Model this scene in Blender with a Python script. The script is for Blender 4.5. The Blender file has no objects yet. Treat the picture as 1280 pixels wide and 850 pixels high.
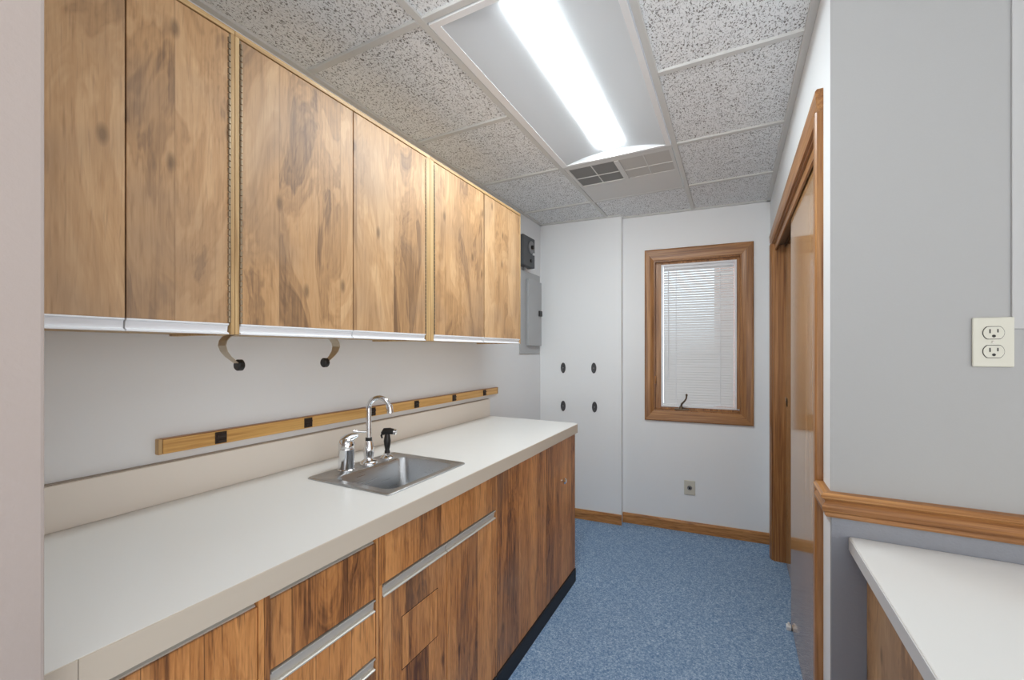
import bpy, bmesh, math, random
from mathutils import Vector, Matrix
random.seed(7)
scn = bpy.context.scene
col = scn.collection
PI = math.pi

# ------------------------------------------------------------------ helpers
class MB:
    """collects shapes (room coordinates) for one mesh"""
    def __init__(s, M=None):
        s.bm = bmesh.new(); s.M = M
    def _merge(s, t):
        me = bpy.data.meshes.new('tmp'); t.to_mesh(me); t.free()
        s.bm.from_mesh(me); bpy.data.meshes.remove(me)
    def box(s, x0, x1, y0, y1, z0, z1, b=0.0, seg=2):
        t = bmesh.new()
        bmesh.ops.create_cube(t, size=1.0)
        for v in t.verts:
            v.co = Vector(((x0+x1)/2+v.co.x*(x1-x0), (y0+y1)/2+v.co.y*(y1-y0), (z0+z1)/2+v.co.z*(z1-z0)))
        if b > 0:
            bmesh.ops.bevel(t, geom=list(t.edges), offset=b, segments=seg, profile=.5, affect='EDGES')
        s._merge(t); return s
    def prism(s, pts, d, b=0.0, seg=2):
        """closed polygon pts (3D, planar) swept by the vector d"""
        t = bmesh.new()
        a = [t.verts.new(p) for p in pts]
        c = [t.verts.new(Vector(p)+Vector(d)) for p in pts]
        n = len(pts)
        t.faces.new(a[::-1]); t.faces.new(c)
        for i in range(n):
            t.faces.new((a[i], a[(i+1) % n], c[(i+1) % n], c[i]))
        bmesh.ops.recalc_face_normals(t, faces=t.faces)
        if b > 0:
            bmesh.ops.bevel(t, geom=list(t.edges), offset=b, segments=seg, profile=.5, affect='EDGES')
        s._merge(t); return s
    def frame(s, axis, p0, p1, a0, a1, c0, c1, A0, A1, C0, C1):
        """picture frame with thickness p0..p1 on `axis`; outer a0..a1 x c0..c1, inner A0..A1 x C0..C1 (mitred)"""
        def P(p, a, c):
            return Vector((p, a, c)) if axis == 'x' else (Vector((a, p, c)) if axis == 'y' else Vector((a, c, p)))
        t = bmesh.new()
        O = [(a0, c0), (a1, c0), (a1, c1), (a0, c1)]; I = [(A0, C0), (A1, C0), (A1, C1), (A0, C1)]
        for k in range(4):
            j = (k+1) % 4
            q = [O[k], O[j], I[j], I[k]]
            a = [t.verts.new(P(p0, *u)) for u in q]; b = [t.verts.new(P(p1, *u)) for u in q]
            t.faces.new(a[::-1]); t.faces.new(b)
            for i in range(4):
                t.faces.new((a[i], a[(i+1) % 4], b[(i+1) % 4], b[i]))
        bmesh.ops.recalc_face_normals(t, faces=t.faces)
        s._merge(t); return s
    def lathe(s, prof, o, axis='z', n=32, cap=True):
        """prof: (radius, height) list, revolved about an axis through o"""
        t = bmesh.new(); rings = []
        for r, h in prof:
            ring = []
            for i in range(n):
                a = 2*PI*i/n; u, w = r*math.cos(a), r*math.sin(a)
                p = {'z': (u, w, h), 'y': (u, h, w), 'x': (h, u, w)}[axis]
                ring.append(t.verts.new(Vector(o)+Vector(p)))
            rings.append(ring)
        for A, B in zip(rings, rings[1:]):
            for i in range(n):
                t.faces.new((A[i], A[(i+1) % n], B[(i+1) % n], B[i]))
        if cap:
            t.faces.new(rings[0][::-1]); t.faces.new(rings[-1])
        bmesh.ops.remove_doubles(t, verts=t.verts, dist=1e-6)
        bmesh.ops.recalc_face_normals(t, faces=t.faces)
        s._merge(t); return s
    def tube(s, pts, rad, n=16, flat=None):
        """tube along pts; rad is a number or a list; flat=(half a, half b, fixed dir) sweeps a strap instead"""
        t = bmesh.new(); pts = [Vector(p) for p in pts]; rings = []; up = Vector((0, 0, 1))
        ref = None
        for i, p in enumerate(pts):
            d = (pts[min(i+1, len(pts)-1)]-pts[max(i-1, 0)]).normalized()
            if flat:
                e1 = Vector(flat[2]).normalized(); e2 = d.cross(e1).normalized()
                fa = flat[0][i] if isinstance(flat[0], list) else flat[0]
                ring = [p+e1*fa*sx+e2*flat[1]*sy for sx, sy in ((-1, -1), (1, -1), (1, 1), (-1, 1))]
            else:
                if ref is None:
                    ref = Vector((1, 0, 0)) if abs(d.x) < .8 else Vector((0, 1, 0))
                e1 = (ref-d*ref.dot(d)).normalized(); ref = e1; e2 = d.cross(e1)
                r = rad[i] if isinstance(rad, (list, tuple)) else rad
                ring = [p+e1*r*math.cos(2*PI*k/n)+e2*r*math.sin(2*PI*k/n) for k in range(n)]
            rings.append([t.verts.new(q) for q in ring])
        m = len(rings[0])
        for A, B in zip(rings, rings[1:]):
            for i in range(m):
                t.faces.new((A[i], A[(i+1) % m], B[(i+1) % m], B[i]))
        t.faces.new(rings[0][::-1]); t.faces.new(rings[-1])
        bmesh.ops.recalc_face_normals(t, faces=t.faces)
        s._merge(t); return s
    def grid(s, rows):
        """open surface from rows of 3D points"""
        t = bmesh.new(); R = [[t.verts.new(p) for p in r] for r in rows]
        for A, B in zip(R, R[1:]):
            for i in range(len(A)-1):
                t.faces.new((A[i], A[i+1], B[i+1], B[i]))
        s._merge(t); return s
    def build(s, name, mat, parent=None, smooth=False, structure=False):
        if s.M is not None: s.bm.transform(s.M)
        if parent is None:
            vs = [v.co for v in s.bm.verts]
            o = Vector(((min(v.x for v in vs)+max(v.x for v in vs))/2, (min(v.y for v in vs)+max(v.y for v in vs))/2, min(v.z for v in vs)))
            W = Matrix.Translation(o)
        else:
            W = wm(parent)
        s.bm.transform(W.inverted())
        me = bpy.data.meshes.new(name); s.bm.to_mesh(me); s.bm.free()
        ob = bpy.data.objects.new(name, me); col.objects.link(ob)
        me.materials.append(mat)
        if smooth:
            for p in me.polygons: p.use_smooth = True
            me.set_sharp_from_angle(angle=math.radians(38))
        if parent is None: ob.matrix_basis = W
        else: ob.parent = parent
        if structure: ob['kind'] = 'structure'
        return ob

def wm(o):
    return o.matrix_basis.copy() if o.parent is None else wm(o.parent) @ o.matrix_basis

def tag(o, label, cat, group=None):
    o['label'] = label; o['category'] = cat
    if group: o['group'] = group
    return o
def thing(name, loc, label, cat, group=None, M=None):
    o = bpy.data.objects.new(name, None); col.objects.link(o)
    o.empty_display_size = .05
    W = Matrix.Translation(Vector(loc))
    if M is not None: W = M @ W
    o.matrix_basis = W
    return tag(o, label, cat, group)
def struct_empty(name, loc, M=None):
    o = bpy.data.objects.new(name, None); col.objects.link(o); o.empty_display_size = .05
    W = Matrix.Translation(Vector(loc))
    if M is not None: W = M @ W
    o.matrix_basis = W; o['kind'] = 'structure'
    return o

# ------------------------------------------------------------------ materials
def S(r, g, b):
    f = lambda c: (c/255/12.92) if c/255 <= .04045 else ((c/255+.055)/1.055)**2.4
    return (f(r), f(g), f(b), 1)
def new_mat(name):
    m = bpy.data.materials.new(name); m.use_nodes = True
    nt = m.node_tree; return m, nt, nt.nodes['Principled BSDF']
def simple(name, c, rough=.5, metal=0.0, spec=.5):
    m, nt, b = new_mat(name)
    b.inputs['Base Color'].default_value = c; b.inputs['Roughness'].default_value = rough
    b.inputs['Metallic'].default_value = metal; b.inputs['Specular IOR Level'].default_value = spec
    return m
def node(nt, t, **kw):
    n = nt.nodes.new(t)
    for k, v in kw.items(): setattr(n, k, v)
    return n
def L(nt, a, b): nt.links.new(a, b)
def coords(nt, scale, offset_random=False, kind='Object'):
    tc = node(nt, 'ShaderNodeTexCoord'); mp = node(nt, 'ShaderNodeMapping')
    mp.inputs['Scale'].default_value = scale
    L(nt, tc.outputs[kind], mp.inputs['Vector'])
    if offset_random:
        oi = node(nt, 'ShaderNodeObjectInfo'); mm = node(nt, 'ShaderNodeVectorMath', operation='SCALE')
        mm.inputs[0].default_value = (7.3, 11.1, 5.7); L(nt, oi.outputs['Random'], mm.inputs['Scale'])
        sc = node(nt, 'ShaderNodeVectorMath', operation='ADD')
        L(nt, tc.outputs[kind], sc.inputs[0]); L(nt, mm.outputs[0], sc.inputs[1]); L(nt, sc.outputs[0], mp.inputs['Vector'])
    return mp.outputs['Vector']
def noise(nt, vec, scale, detail=2, rough=.5, dist=0.0):
    n = node(nt, 'ShaderNodeTexNoise'); L(nt, vec, n.inputs['Vector'])
    n.inputs['Scale'].default_value = scale; n.inputs['Detail'].default_value = detail
    n.inputs['Roughness'].default_value = rough; n.inputs['Distortion'].default_value = dist
    return n.outputs['Fac']
def ramp(nt, fac, stops, interp='LINEAR'):
    r = node(nt, 'ShaderNodeValToRGB'); r.color_ramp.interpolation = interp
    e = r.color_ramp.elements
    while len(e) < len(stops): e.new(.5)
    for k, (p, c) in zip(e, stops): k.position = p; k.color = c if len(c) == 4 else (*c, 1)
    L(nt, fac, r.inputs['Fac']); return r.outputs['Color']
def math_(nt, op, a, b=None, c=None):
    m = node(nt, 'ShaderNodeMath', operation=op)
    for i, v in enumerate((a, b, c)):
        if v is None: continue
        if isinstance(v, (int, float)): m.inputs[i].default_value = v
        else: L(nt, v, m.inputs[i])
    return m.outputs[0]
def mix(nt, fac, a, b, mode='MIX'):
    m = node(nt, 'ShaderNodeMix', data_type='RGBA', blend_type=mode)
    if isinstance(fac, (int, float)): m.inputs['Factor'].default_value = fac
    else: L(nt, fac, m.inputs['Factor'])
    for s, v in (('A', a), ('B', b)):
        i = [k for k in m.inputs if k.name == s and k.type == 'RGBA'][0]
        if isinstance(v, tuple): i.default_value = v
        else: L(nt, v, i)
    return [k for k in m.outputs if k.type == 'RGBA'][0]
def bump(nt, b, h, strength, dist):
    n = node(nt, 'ShaderNodeBump'); n.inputs['Strength'].default_value = strength; n.inputs['Distance'].default_value = dist
    L(nt, h, n.inputs['Height']); L(nt, n.outputs['Normal'], b.inputs['Normal'])

def plank_laminate(name, light, mid, dark, plank=.11, rough=.38, contrast=1.0, seam=.55, soft=0.0):
    """printed plank laminate: boards of several widths standing upright, figured grain, knots, dark seams"""
    m, nt, b = new_mat(name)
    v0 = coords(nt, (1, 1, 1), True)
    sep = node(nt, 'ShaderNodeSeparateXYZ'); L(nt, v0, sep.inputs[0])
    acr = math_(nt, 'ADD', sep.outputs['Y'], math_(nt, 'MULTIPLY', sep.outputs['X'], .35))
    lon = sep.outputs['Z']
    # board index: uneven boards from a 1D voronoi
    vo = node(nt, 'ShaderNodeTexVoronoi', voronoi_dimensions='1D', feature='F1'); vo.inputs['Scale'].default_value = 1/plank
    L(nt, acr, vo.inputs['W'])
    ve = node(nt, 'ShaderNodeTexVoronoi', voronoi_dimensions='1D', feature='DISTANCE_TO_EDGE'); ve.inputs['Scale'].default_value = 1/plank
    L(nt, acr, ve.inputs['W'])
    sp = node(nt, 'ShaderNodeSeparateColor'); L(nt, vo.outputs['Color'], sp.inputs[0])
    rnd, rnd2 = sp.outputs[0], sp.outputs[1]
    # figure: coordinates stretched along the board, shifted per board
    cv = node(nt, 'ShaderNodeCombineXYZ')
    L(nt, math_(nt, 'MULTIPLY', acr, 9.0-4.0*soft), cv.inputs[0]); L(nt, math_(nt, 'MULTIPLY', rnd, 37.0), cv.inputs[1])
    L(nt, math_(nt, 'MULTIPLY', lon, 1.5), cv.inputs[2])
    fig = noise(nt, cv.outputs[0], 1.3, 4, .6, 1.4)
    wv = node(nt, 'ShaderNodeCombineXYZ')
    L(nt, math_(nt, 'MULTIPLY', acr, 85.0), wv.inputs[0]); L(nt, math_(nt, 'MULTIPLY', rnd2, 21.0), wv.inputs[1])
    L(nt, math_(nt, 'MULTIPLY', lon, 3.2), wv.inputs[2])
    fine = noise(nt, wv.outputs[0], 1.6, 5, .7, .6)
    rings = math_(nt, 'FRACT', math_(nt, 'MULTIPLY', fig, 9.0))
    rings = math_(nt, 'ABSOLUTE', math_(nt, 'SUBTRACT', rings, .5))
    t = math_(nt, 'ADD', math_(nt, 'MULTIPLY', fig, .52+.16*soft), math_(nt, 'MULTIPLY', fine, .52-.20*soft))
    t = math_(nt, 'ADD', t, math_(nt, 'MULTIPLY', math_(nt, 'SUBTRACT', rings, .25), .16))
    t = math_(nt, 'ADD', t, math_(nt, 'MULTIPLY', math_(nt, 'SUBTRACT', rnd, .5), .20*contrast))
    c = ramp(nt, t, [(.30, dark), (.47, mid), (.66, light)])
    cl = ramp(nt, noise(nt, v0, 3.2, 2, .5, .5), [(.45, (0, 0, 0, 1)), (.7, (1, 1, 1, 1))])
    c = mix(nt, math_(nt, 'MULTIPLY', cl, .3+.25*soft), c, S(150, 124, 100))
    # mineral streaks
    sv = node(nt, 'ShaderNodeCombineXYZ')
    L(nt, math_(nt, 'MULTIPLY', acr, 30.0-8.0*soft), sv.inputs[0]); L(nt, math_(nt, 'MULTIPLY', lon, 2.6), sv.inputs[2])
    st = noise(nt, sv.outputs[0], 1.0, 3, .55, .8)
    sf = ramp(nt, st, [(.60, (0, 0, 0, 1)), (.74, (1, 1, 1, 1))])
    c = mix(nt, math_(nt, 'MULTIPLY', sf, .55*contrast), c, dark)
    pv = node(nt, 'ShaderNodeCombineXYZ')
    L(nt, math_(nt, 'MULTIPLY', acr, 210.0), pv.inputs[0]); L(nt, math_(nt, 'MULTIPLY', lon, 11.0), pv.inputs[2])
    pf = ramp(nt, noise(nt, pv.outputs[0], 1.0, 2, .5, .3), [(.56, (0, 0, 0, 1)), (.70, (1, 1, 1, 1))])
    c = mix(nt, math_(nt, 'MULTIPLY', pf, .42*contrast), c, dark)
    # knots
    kv = node(nt, 'ShaderNodeCombineXYZ')
    L(nt, math_(nt, 'MULTIPLY', acr, 9.0), kv.inputs[0]); L(nt, math_(nt, 'MULTIPLY', lon, 4.0), kv.inputs[1])
    kn = node(nt, 'ShaderNodeTexVoronoi', voronoi_dimensions='2D'); kn.inputs['Scale'].default_value = 1.0
    L(nt, kv.outputs[0], kn.inputs['Vector'])
    kf = ramp(nt, kn.outputs['Distance'], [(.035, (1, 1, 1, 1)), (.11, (0, 0, 0, 1))])
    ks = node(nt, 'ShaderNodeSeparateColor'); L(nt, kn.outputs['Color'], ks.inputs[0])
    kf = math_(nt, 'MULTIPLY', kf, math_(nt, 'GREATER_THAN', ks.outputs[0], .72))
    c = mix(nt, math_(nt, 'MULTIPLY', kf, .6), c, tuple(k*.45 for k in dark[:3])+(1,))
    se = ramp(nt, ve.outputs['Distance'], [(.003, (1, 1, 1, 1)), (.013, (0, 0, 0, 1))])
    c = mix(nt, math_(nt, 'MULTIPLY', se, seam), c, tuple(k*.5 for k in dark[:3])+(1,))
    L(nt, c, b.inputs['Base Color']); b.inputs['Roughness'].default_value = rough
    bump(nt, b, fine, .08, .002)
    return m

def grain_wood(name, light, mid, dark, axis, rough=.35, scale=1.0):
    """solid oak: long open grain running along the given axis"""
    m, nt, b = new_mat(name)
    k = {'x': (1.2, 40, 40), 'y': (40, 1.2, 40), 'z': (40, 40, 1.2)}[axis]
    v = coords(nt, tuple(q*scale for q in k), True)
    f1 = noise(nt, v, 1.0, 4, .6, 1.2)
    k2 = {'x': (4, 170, 170), 'y': (170, 4, 170), 'z': (170, 170, 4)}[axis]
    f2 = noise(nt, coords(nt, tuple(q*scale for q in k2), True), 1.0, 3, .6, .2)
    t = math_(nt, 'ADD', math_(nt, 'MULTIPLY', f1, .6), math_(nt, 'MULTIPLY', f2, .4))
    c = ramp(nt, t, [(.34, dark), (.5, mid), (.66, light)])
    L(nt, c, b.inputs['Base Color']); b.inputs['Roughness'].default_value = rough
    bump(nt, b, f2, .06, .001)
    return m

def paint(name, c, rough=.6, tex=.12, scale=260):
    m, nt, b = new_mat(name)
    v = coords(nt, (1, 1, 1))
    n = noise(nt, v, scale, 3, .6)
    b.inputs['Base Color'].default_value = c; b.inputs['Roughness'].default_value = rough
    b.inputs['Specular IOR Level'].default_value = .3
    bump(nt, b, n, tex, .0015)
    return m

def carpet_mat():
    m, nt, b = new_mat('blue_carpet')
    v = coords(nt, (1, 1, 1))
    n1 = noise(nt, v, 120, 3, .7); n2 = noise(nt, v, 330, 2, .6); n3 = noise(nt, v, 5, 2, .5)
    t = math_(nt, 'ADD', math_(nt, 'MULTIPLY', n1, .6), math_(nt, 'MULTIPLY', n2, .4))
    c = ramp(nt, t, [(.36, S(76, 108, 146)), (.5, S(128, 154, 184)), (.62, S(186, 203, 220))])
    c = mix(nt, math_(nt, 'MULTIPLY', n3, .25), c, S(104, 132, 166))
    L(nt, c, b.inputs['Base Color']); b.inputs['Roughness'].default_value = .95
    b.inputs['Specular IOR Level'].default_value = .1
    bump(nt, b, t, .6, .004)
    return m

def tile_mat():
    m, nt, b = new_mat('fissured_ceiling_tile')
    v = coords(nt, (1, 1, 1))
    w = noise(nt, v, 30, 2, .5)
    dv = node(nt, 'ShaderNodeMapping'); dv.inputs['Scale'].default_value = (1.0, .62, 1.0); L(nt, v, dv.inputs['Vector'])
    f = noise(nt, dv.outputs[0], 175, 2.5, .6, .9)
    g = noise(nt, v, 22, 2, .5)
    f2 = math_(nt, 'ADD', f, math_(nt, 'MULTIPLY', math_(nt, 'SUBTRACT', g, .5), .14))
    pit = ramp(nt, f2, [(.385, (0, 0, 0, 1)), (.445, (1, 1, 1, 1))])
    tone = noise(nt, v, 260, 2, .6)
    base = ramp(nt, tone, [(.35, S(228, 230, 231)), (.65, S(243, 245, 246))])
    c = mix(nt, pit, S(132, 131, 128), base)
    L(nt, c, b.inputs['Base Color']); b.inputs['Roughness'].default_value = .95
    b.inputs['Specular IOR Level'].default_value = .1
    h = math_(nt, 'ADD', math_(nt, 'MULTIPLY', pit, 1.0), math_(nt, 'MULTIPLY', tone, .35))
    bump(nt, b, h, .6, .004)
    return m

def steel(name, c, rough, axis='y', aniso=True):
    m, nt, b = new_mat(name)
    b.inputs['Metallic'].default_value = 1.0; b.inputs['Base Color'].default_value = c
    if aniso:
        k = {'x': (6, 300, 300), 'y': (300, 6, 300), 'z': (300, 300, 6)}[axis]
        n = noise(nt, coords(nt, k), 1.0, 2, .5)
        L(nt, math_(nt, 'ADD', math_(nt, 'MULTIPLY', n, .16), rough-.08), b.inputs['Roughness'])
    else: b.inputs['Roughness'].default_value = rough
    return m

def emission(name, c, strength):
    m = bpy.data.materials.new(name); m.use_nodes = True; nt = m.node_tree; nt.nodes.clear()
    o = node(nt, 'ShaderNodeOutputMaterial'); e = node(nt, 'ShaderNodeEmission')
    e.inputs['Color'].default_value = c; e.inputs['Strength'].default_value = strength
    L(nt, e.outputs[0], o.inputs['Surface']); return m

def glass_mat():
    m = bpy.data.materials.new('window_glass'); m.use_nodes = True; nt = m.node_tree; nt.nodes.clear()
    o = node(nt, 'ShaderNodeOutputMaterial'); t = node(nt, 'ShaderNodeBsdfTransparent'); g = node(nt, 'ShaderNodeBsdfGlossy')
    g.inputs['Roughness'].default_value = .02; t.inputs['Color'].default_value = (.93, .96, .95, 1)
    f = node(nt, 'ShaderNodeFresnel'); f.inputs['IOR'].default_value = 1.45
    x = node(nt, 'ShaderNodeMixShader'); L(nt, f.outputs[0], x.inputs[0]); L(nt, t.outputs[0], x.inputs[1]); L(nt, g.outputs[0], x.inputs[2])
    L(nt, x.outputs[0], o.inputs['Surface']); return m

def slat_mat():
    m = bpy.data.materials.new('blind_slat'); m.use_nodes = True; nt = m.node_tree; nt.nodes.clear()
    o = node(nt, 'ShaderNodeOutputMaterial'); d = node(nt, 'ShaderNodeBsdfDiffuse'); t = node(nt, 'ShaderNodeBsdfTranslucent')
    d.inputs['Color'].default_value = (.80, .80, .80, 1); t.inputs['Color'].default_value = (.8, .8, .8, 1)
    x = node(nt, 'ShaderNodeMixShader'); x.inputs[0].default_value = .12
    L(nt, d.outputs[0], x.inputs[1]); L(nt, t.outputs[0], x.inputs[2]); L(nt, x.outputs[0], o.inputs['Surface']); return m

def brick_mat():
    m, nt, b = new_mat('outdoor_brick')
    v = coords(nt, (1, 1, 1))
    mp = node(nt, 'ShaderNodeMapping'); mp.inputs['Rotation'].default_value = (PI/2, 0, 0); L(nt, v, mp.inputs['Vector'])
    br = node(nt, 'ShaderNodeTexBrick'); L(nt, mp.outputs[0], br.inputs['Vector']); br.inputs['Scale'].default_value = 4.5
    br.inputs['Color1'].default_value = S(186, 142, 126); br.inputs['Color2'].default_value = S(168, 124, 110); br.inputs['Mortar'].default_value = S(196, 186, 178)
    L(nt, br.outputs['Color'], b.inputs['Base Color']); b.inputs['Roughness'].default_value = .9
    return m

M_ = dict(
    wall=paint('white_wall_paint', S(228, 230, 232)),
    nearw=paint('shaded_white_wall_paint', S(169, 169, 168)),  # white wall whose shading is put into a greyer colour
    beige=paint('warm_lit_wall_paint', S(175, 162, 155), .6, .35, 120),  # warm light on the left wall end, put into its colour
    far=paint('white_far_wall_paint', S(238, 240, 241)),
    carpet=carpet_mat(), tile=tile_mat(),
    grid=simple('ceiling_grid_paint', S(203, 203, 200), .55),
    lam=plank_laminate('lit_plank_laminate', S(206, 168, 126), S(182, 141, 98), S(122, 92, 66), .17, .48, .7, .25, 1.0),  # same laminate as the lower cabinets, brighter light put into its colour
    lamlow=plank_laminate('shaded_plank_laminate', S(220, 156, 94), S(186, 124, 68), S(92, 54, 30), .085, .42, 1.35, .75),  # same laminate as the uppers, dimmer light put into its colour
    ply=grain_wood('plywood_edge', S(208, 178, 132), S(190, 156, 108), S(156, 120, 78), 'z', .45),
    plyy=grain_wood('plywood_edge_long', S(208, 178, 132), S(190, 156, 108), S(156, 120, 78), 'y', .45),
    formica=simple('white_worktop_laminate', S(219, 218, 215), .3),
    splash=simple('pale_beige_laminate', S(230, 222, 212), .4),
    edge=simple('pale_grey_edge_band', S(206, 206, 206), .4),
    fascia=simple('beige_edge_laminate', S(200, 188, 172), .4),
    oakz=grain_wood('oak_upright', S(188, 138, 86), S(158, 108, 60), S(110, 68, 34), 'z'),
    oakx=grain_wood('oak_across', S(188, 138, 86), S(158, 108, 60), S(110, 68, 34), 'x'),
    oaky=grain_wood('oak_lengthwise', S(188, 138, 86), S(158, 108, 60), S(110, 68, 34), 'y'),
    honeyx=grain_wood('honey_oak_across', S(206, 152, 94), S(182, 126, 70), S(130, 82, 42), 'x'),
    honeyy=grain_wood('honey_oak_lengthwise', S(206, 152, 94), S(182, 126, 70), S(130, 82, 42), 'y'),
    bar=grain_wood('pine_bar', S(228, 186, 120), S(212, 166, 98), S(180, 130, 70), 'y', .35),
    door=grain_wood('oak_door_veneer', S(204, 164, 118), S(184, 141, 94), S(146, 104, 64), 'z', .10),
    alu=simple('brushed_aluminium', S(204, 199, 190), .36, .35),
    whitealu=simple('white_aluminium', S(232, 233, 236), .35, .0),
    steel=steel('brushed_sink_steel', S(186, 189, 192), .30),
    chrome=simple('chrome', S(225, 226, 228), .08, 1.0),
    black=simple('black_plastic', S(22, 20, 20), .35),
    rubber=simple('black_vinyl', S(24, 24, 30), .55),
    brass=simple('piano_hinge_brass', S(140, 124, 102), .4, .7),
    strap=simple('nickel_strap', S(196, 184, 164), .35, .75),
    clip=simple('dark_brown_clip', S(48, 34, 26), .5),
    caulk=simple('grey_brown_caulk', S(164, 155, 144), .7),
    wains=paint('shaded_grey_wainscot', S(146, 149, 156), .7, .5, 160),
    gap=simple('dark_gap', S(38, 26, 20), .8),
    grey=simple('grey_panel_enamel', S(172, 174, 176), .42),
    greyd=simple('charcoal_enamel', S(74, 76, 79), .45),
    dgrey=simple('dark_grey_plastic', S(72, 72, 74), .5),
    mgrey=simple('mid_grey_plastic', S(128, 128, 130), .5),
    ivory=simple('ivory_plastic', S(206, 204, 190), .35),
    ivoryd=simple('ivory_plastic_seat', S(208, 204, 190), .4),
    slot=simple('slot_dark', S(40, 38, 36), .6),
    white=simple('white_enamel', S(230, 230, 230), .45),
    vent=simple('vent_panel_white', S(206, 205, 202), .55),
    ventd=simple('vent_open_grey', S(122, 121, 119), .6),
    ventl=simple('vent_closed_grey', S(186, 183, 178), .6),
    reflector=simple('troffer_reflector', S(186, 188, 190), .5),
    lens=emission('lit_diffuser', (.87, .96, 1.0, 1), 29.0),
    glass=glass_mat(), slat=slat_mat(), brick=brick_mat(),
    bronze=simple('bronze_hardware', S(120, 104, 86), .35, .8),
    ground=paint('outdoor_gravel', S(150, 146, 138), .9, .5, 20),
    panelwhite=paint('white_board', S(184, 184, 183), .5, .05),
)

M_['door'].node_tree.nodes['Principled BSDF'].inputs['Specular IOR Level'].default_value = .9

# ------------------------------------------------------------------ dimensions
CZ = 2.368                      # ceiling
XB = -1.4155                    # wall behind the worktop
XW = 0.2274                     # wall with the closet doors
YN = 1.38                       # wall with the outlet and the chair rail
FAR = Matrix.Translation((0, 3.40, 0)) @ Matrix.Rotation(math.atan(.08), 4, 'Z')   # the end wall's own frame
STUB = -0.74                    # face of the wall end at the left
YS = 0.1935

# ------------------------------------------------------------------ setting
MB().box(-2.0, 2.2, -3.3, 4.0, -.08, 0).build('floor', M_['carpet'], structure=True)
w = MB().box(XB-.12, XB, YS, 3.75, 0, CZ+.1); w.build('wall_left', M_['wall'], structure=True)
w = MB().box(XB-.12, STUB, -3.2, YS, 0, CZ+.1, .004); w.build('wall_left_near', M_['beige'], structure=True)
w = MB(); w.box(STUB-.1, 2.02, -3.3, -3.2, 0, CZ+.1); w.build('wall_back', M_['wall'], structure=True)
w = MB(); w.box(1.9, 2.02, -3.2, YN, 0, CZ+.1); w.build('wall_right_near', M_['wall'], structure=True)
# wall with the outlet, facing the camera
w = MB(); w.box(XW, 2.02, YN, YN+.004, 0, CZ+.1); w.build('wall_near', M_['nearw'], structure=True)  # thin skin carrying the painted-in shade; the corner strip stays white
# wall with the closet opening y 1.54..3.17, z 0..2.025
OY0, OY1, OZ = 1.54, 3.17, 2.025
w = MB(); w.box(XW, XW+.12, YN+.004, OY0, 0, CZ+.1); w.box(XW+.12, 2.02, YN+.004, YN+.12, 0, CZ+.1); w.box(XW, XW+.12, OY0, OY1, OZ, CZ+.1); w.box(XW, XW+.12, OY1, 3.75, 0, CZ+.1)
w.box(XW+.5, XW+.56, YN+.12, 3.75, 0, CZ+.1)
w.build('wall_right', M_['wall'], structure=True)
# end wall with window opening
WX0, WX1, WZ0, WZ1 = -.542, .055, .880, 2.020
w = MB(FAR); w.box(-1.62, WX0, 0, .14, 0, CZ+.1); w.box(WX1, .9, 0, .14, 0, CZ+.1)
w.box(WX0, WX1, 0, .14, 0, WZ0); w.box(WX0, WX1, 0, .14, WZ1, CZ+.1)
w.build('wall_far', M_['far'], structure=True)
w = MB(FAR); w.box(-1.62, -.768, -.07, 0, 0, CZ+.1, .003); w.build('wall_far_chase', M_['far'], structure=True)
# baseboards
b = MB(FAR); b.prism([(-.767, 0, 0), (-.767, -.014, 0), (-.767, -.014, .062), (-.767, -.008, .076), (-.767, 0, .076)], (.998, 0, 0)); b.build('baseboard_far', M_['honeyx'], structure=True)
b = MB(FAR); b.prism([(-1.45, -.07, 0), (-1.45, -.084, 0), (-1.45, -.084, .062), (-1.45, -.078, .076), (-1.45, -.07, .076)], (.684, 0, 0)); b.build('baseboard_far_chase', M_['honeyx'], structure=True)

# ---- ceiling: lay-in tiles and tee grid
XL, Y1, T = -.871, 1.049, .6096
hx0, hx1, hy0, hy1 = XL+.010, XL+T-.010, Y1+.010, Y1+3*T-.010
c = MB(); c.box(-1.6, hx0, -3.3, 3.9, CZ+.009, CZ+.03); c.box(hx1, 2.1, -3.3, 3.9, CZ+.009, CZ+.03)
c.box(hx0, hx1, -3.3, hy0, CZ+.009, CZ+.03); c.box(hx0, hx1, hy1, 3.9, CZ+.009, CZ+.03)
c.build('ceiling', M_['tile'], structure=True)
g = MB()
def tee(x0, x1, y0, y1): g.box(x0, x1, y0, y1, CZ, CZ+.012, .0015, 1)
hw = .0125
for k in range(-1, 5):
    x = XL+T*k
    if k < 2: tee(x-hw, x+hw, YS if k < 1 else YS, 3.45)
for j in range(-1, 4):
    y = Y1+T*j
    xs = [XB, XL, XL+T, XW]
    for i in range(3):
        if i == 1 and j == 1: continue                       # the long light has no tee across it
        a = xs[i]+(hw if i else 0); e = xs[i+1]-(hw if i < 2 else 0)
        tee(a, e, y-hw, y+hw)
g.build('trim_1', M_['grid'], structure=True)
g = MB(); g.box(XW-.024, XW, YN, 3.46, CZ-.002, CZ+.012, .0015, 1); g.box(XB, XB+.022, YS, 3.3, CZ-.002, CZ+.012)
g.build('trim_2', M_['grid'], structure=True)
g = MB(FAR); g.box(-.767, .24, -.022, 0, CZ-.002, CZ+.011); g.box(-1.44, -.767, -.092, -.07, CZ-.002, CZ+.011)
g.build('trim_3', M_['grid'], structure=True)

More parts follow.
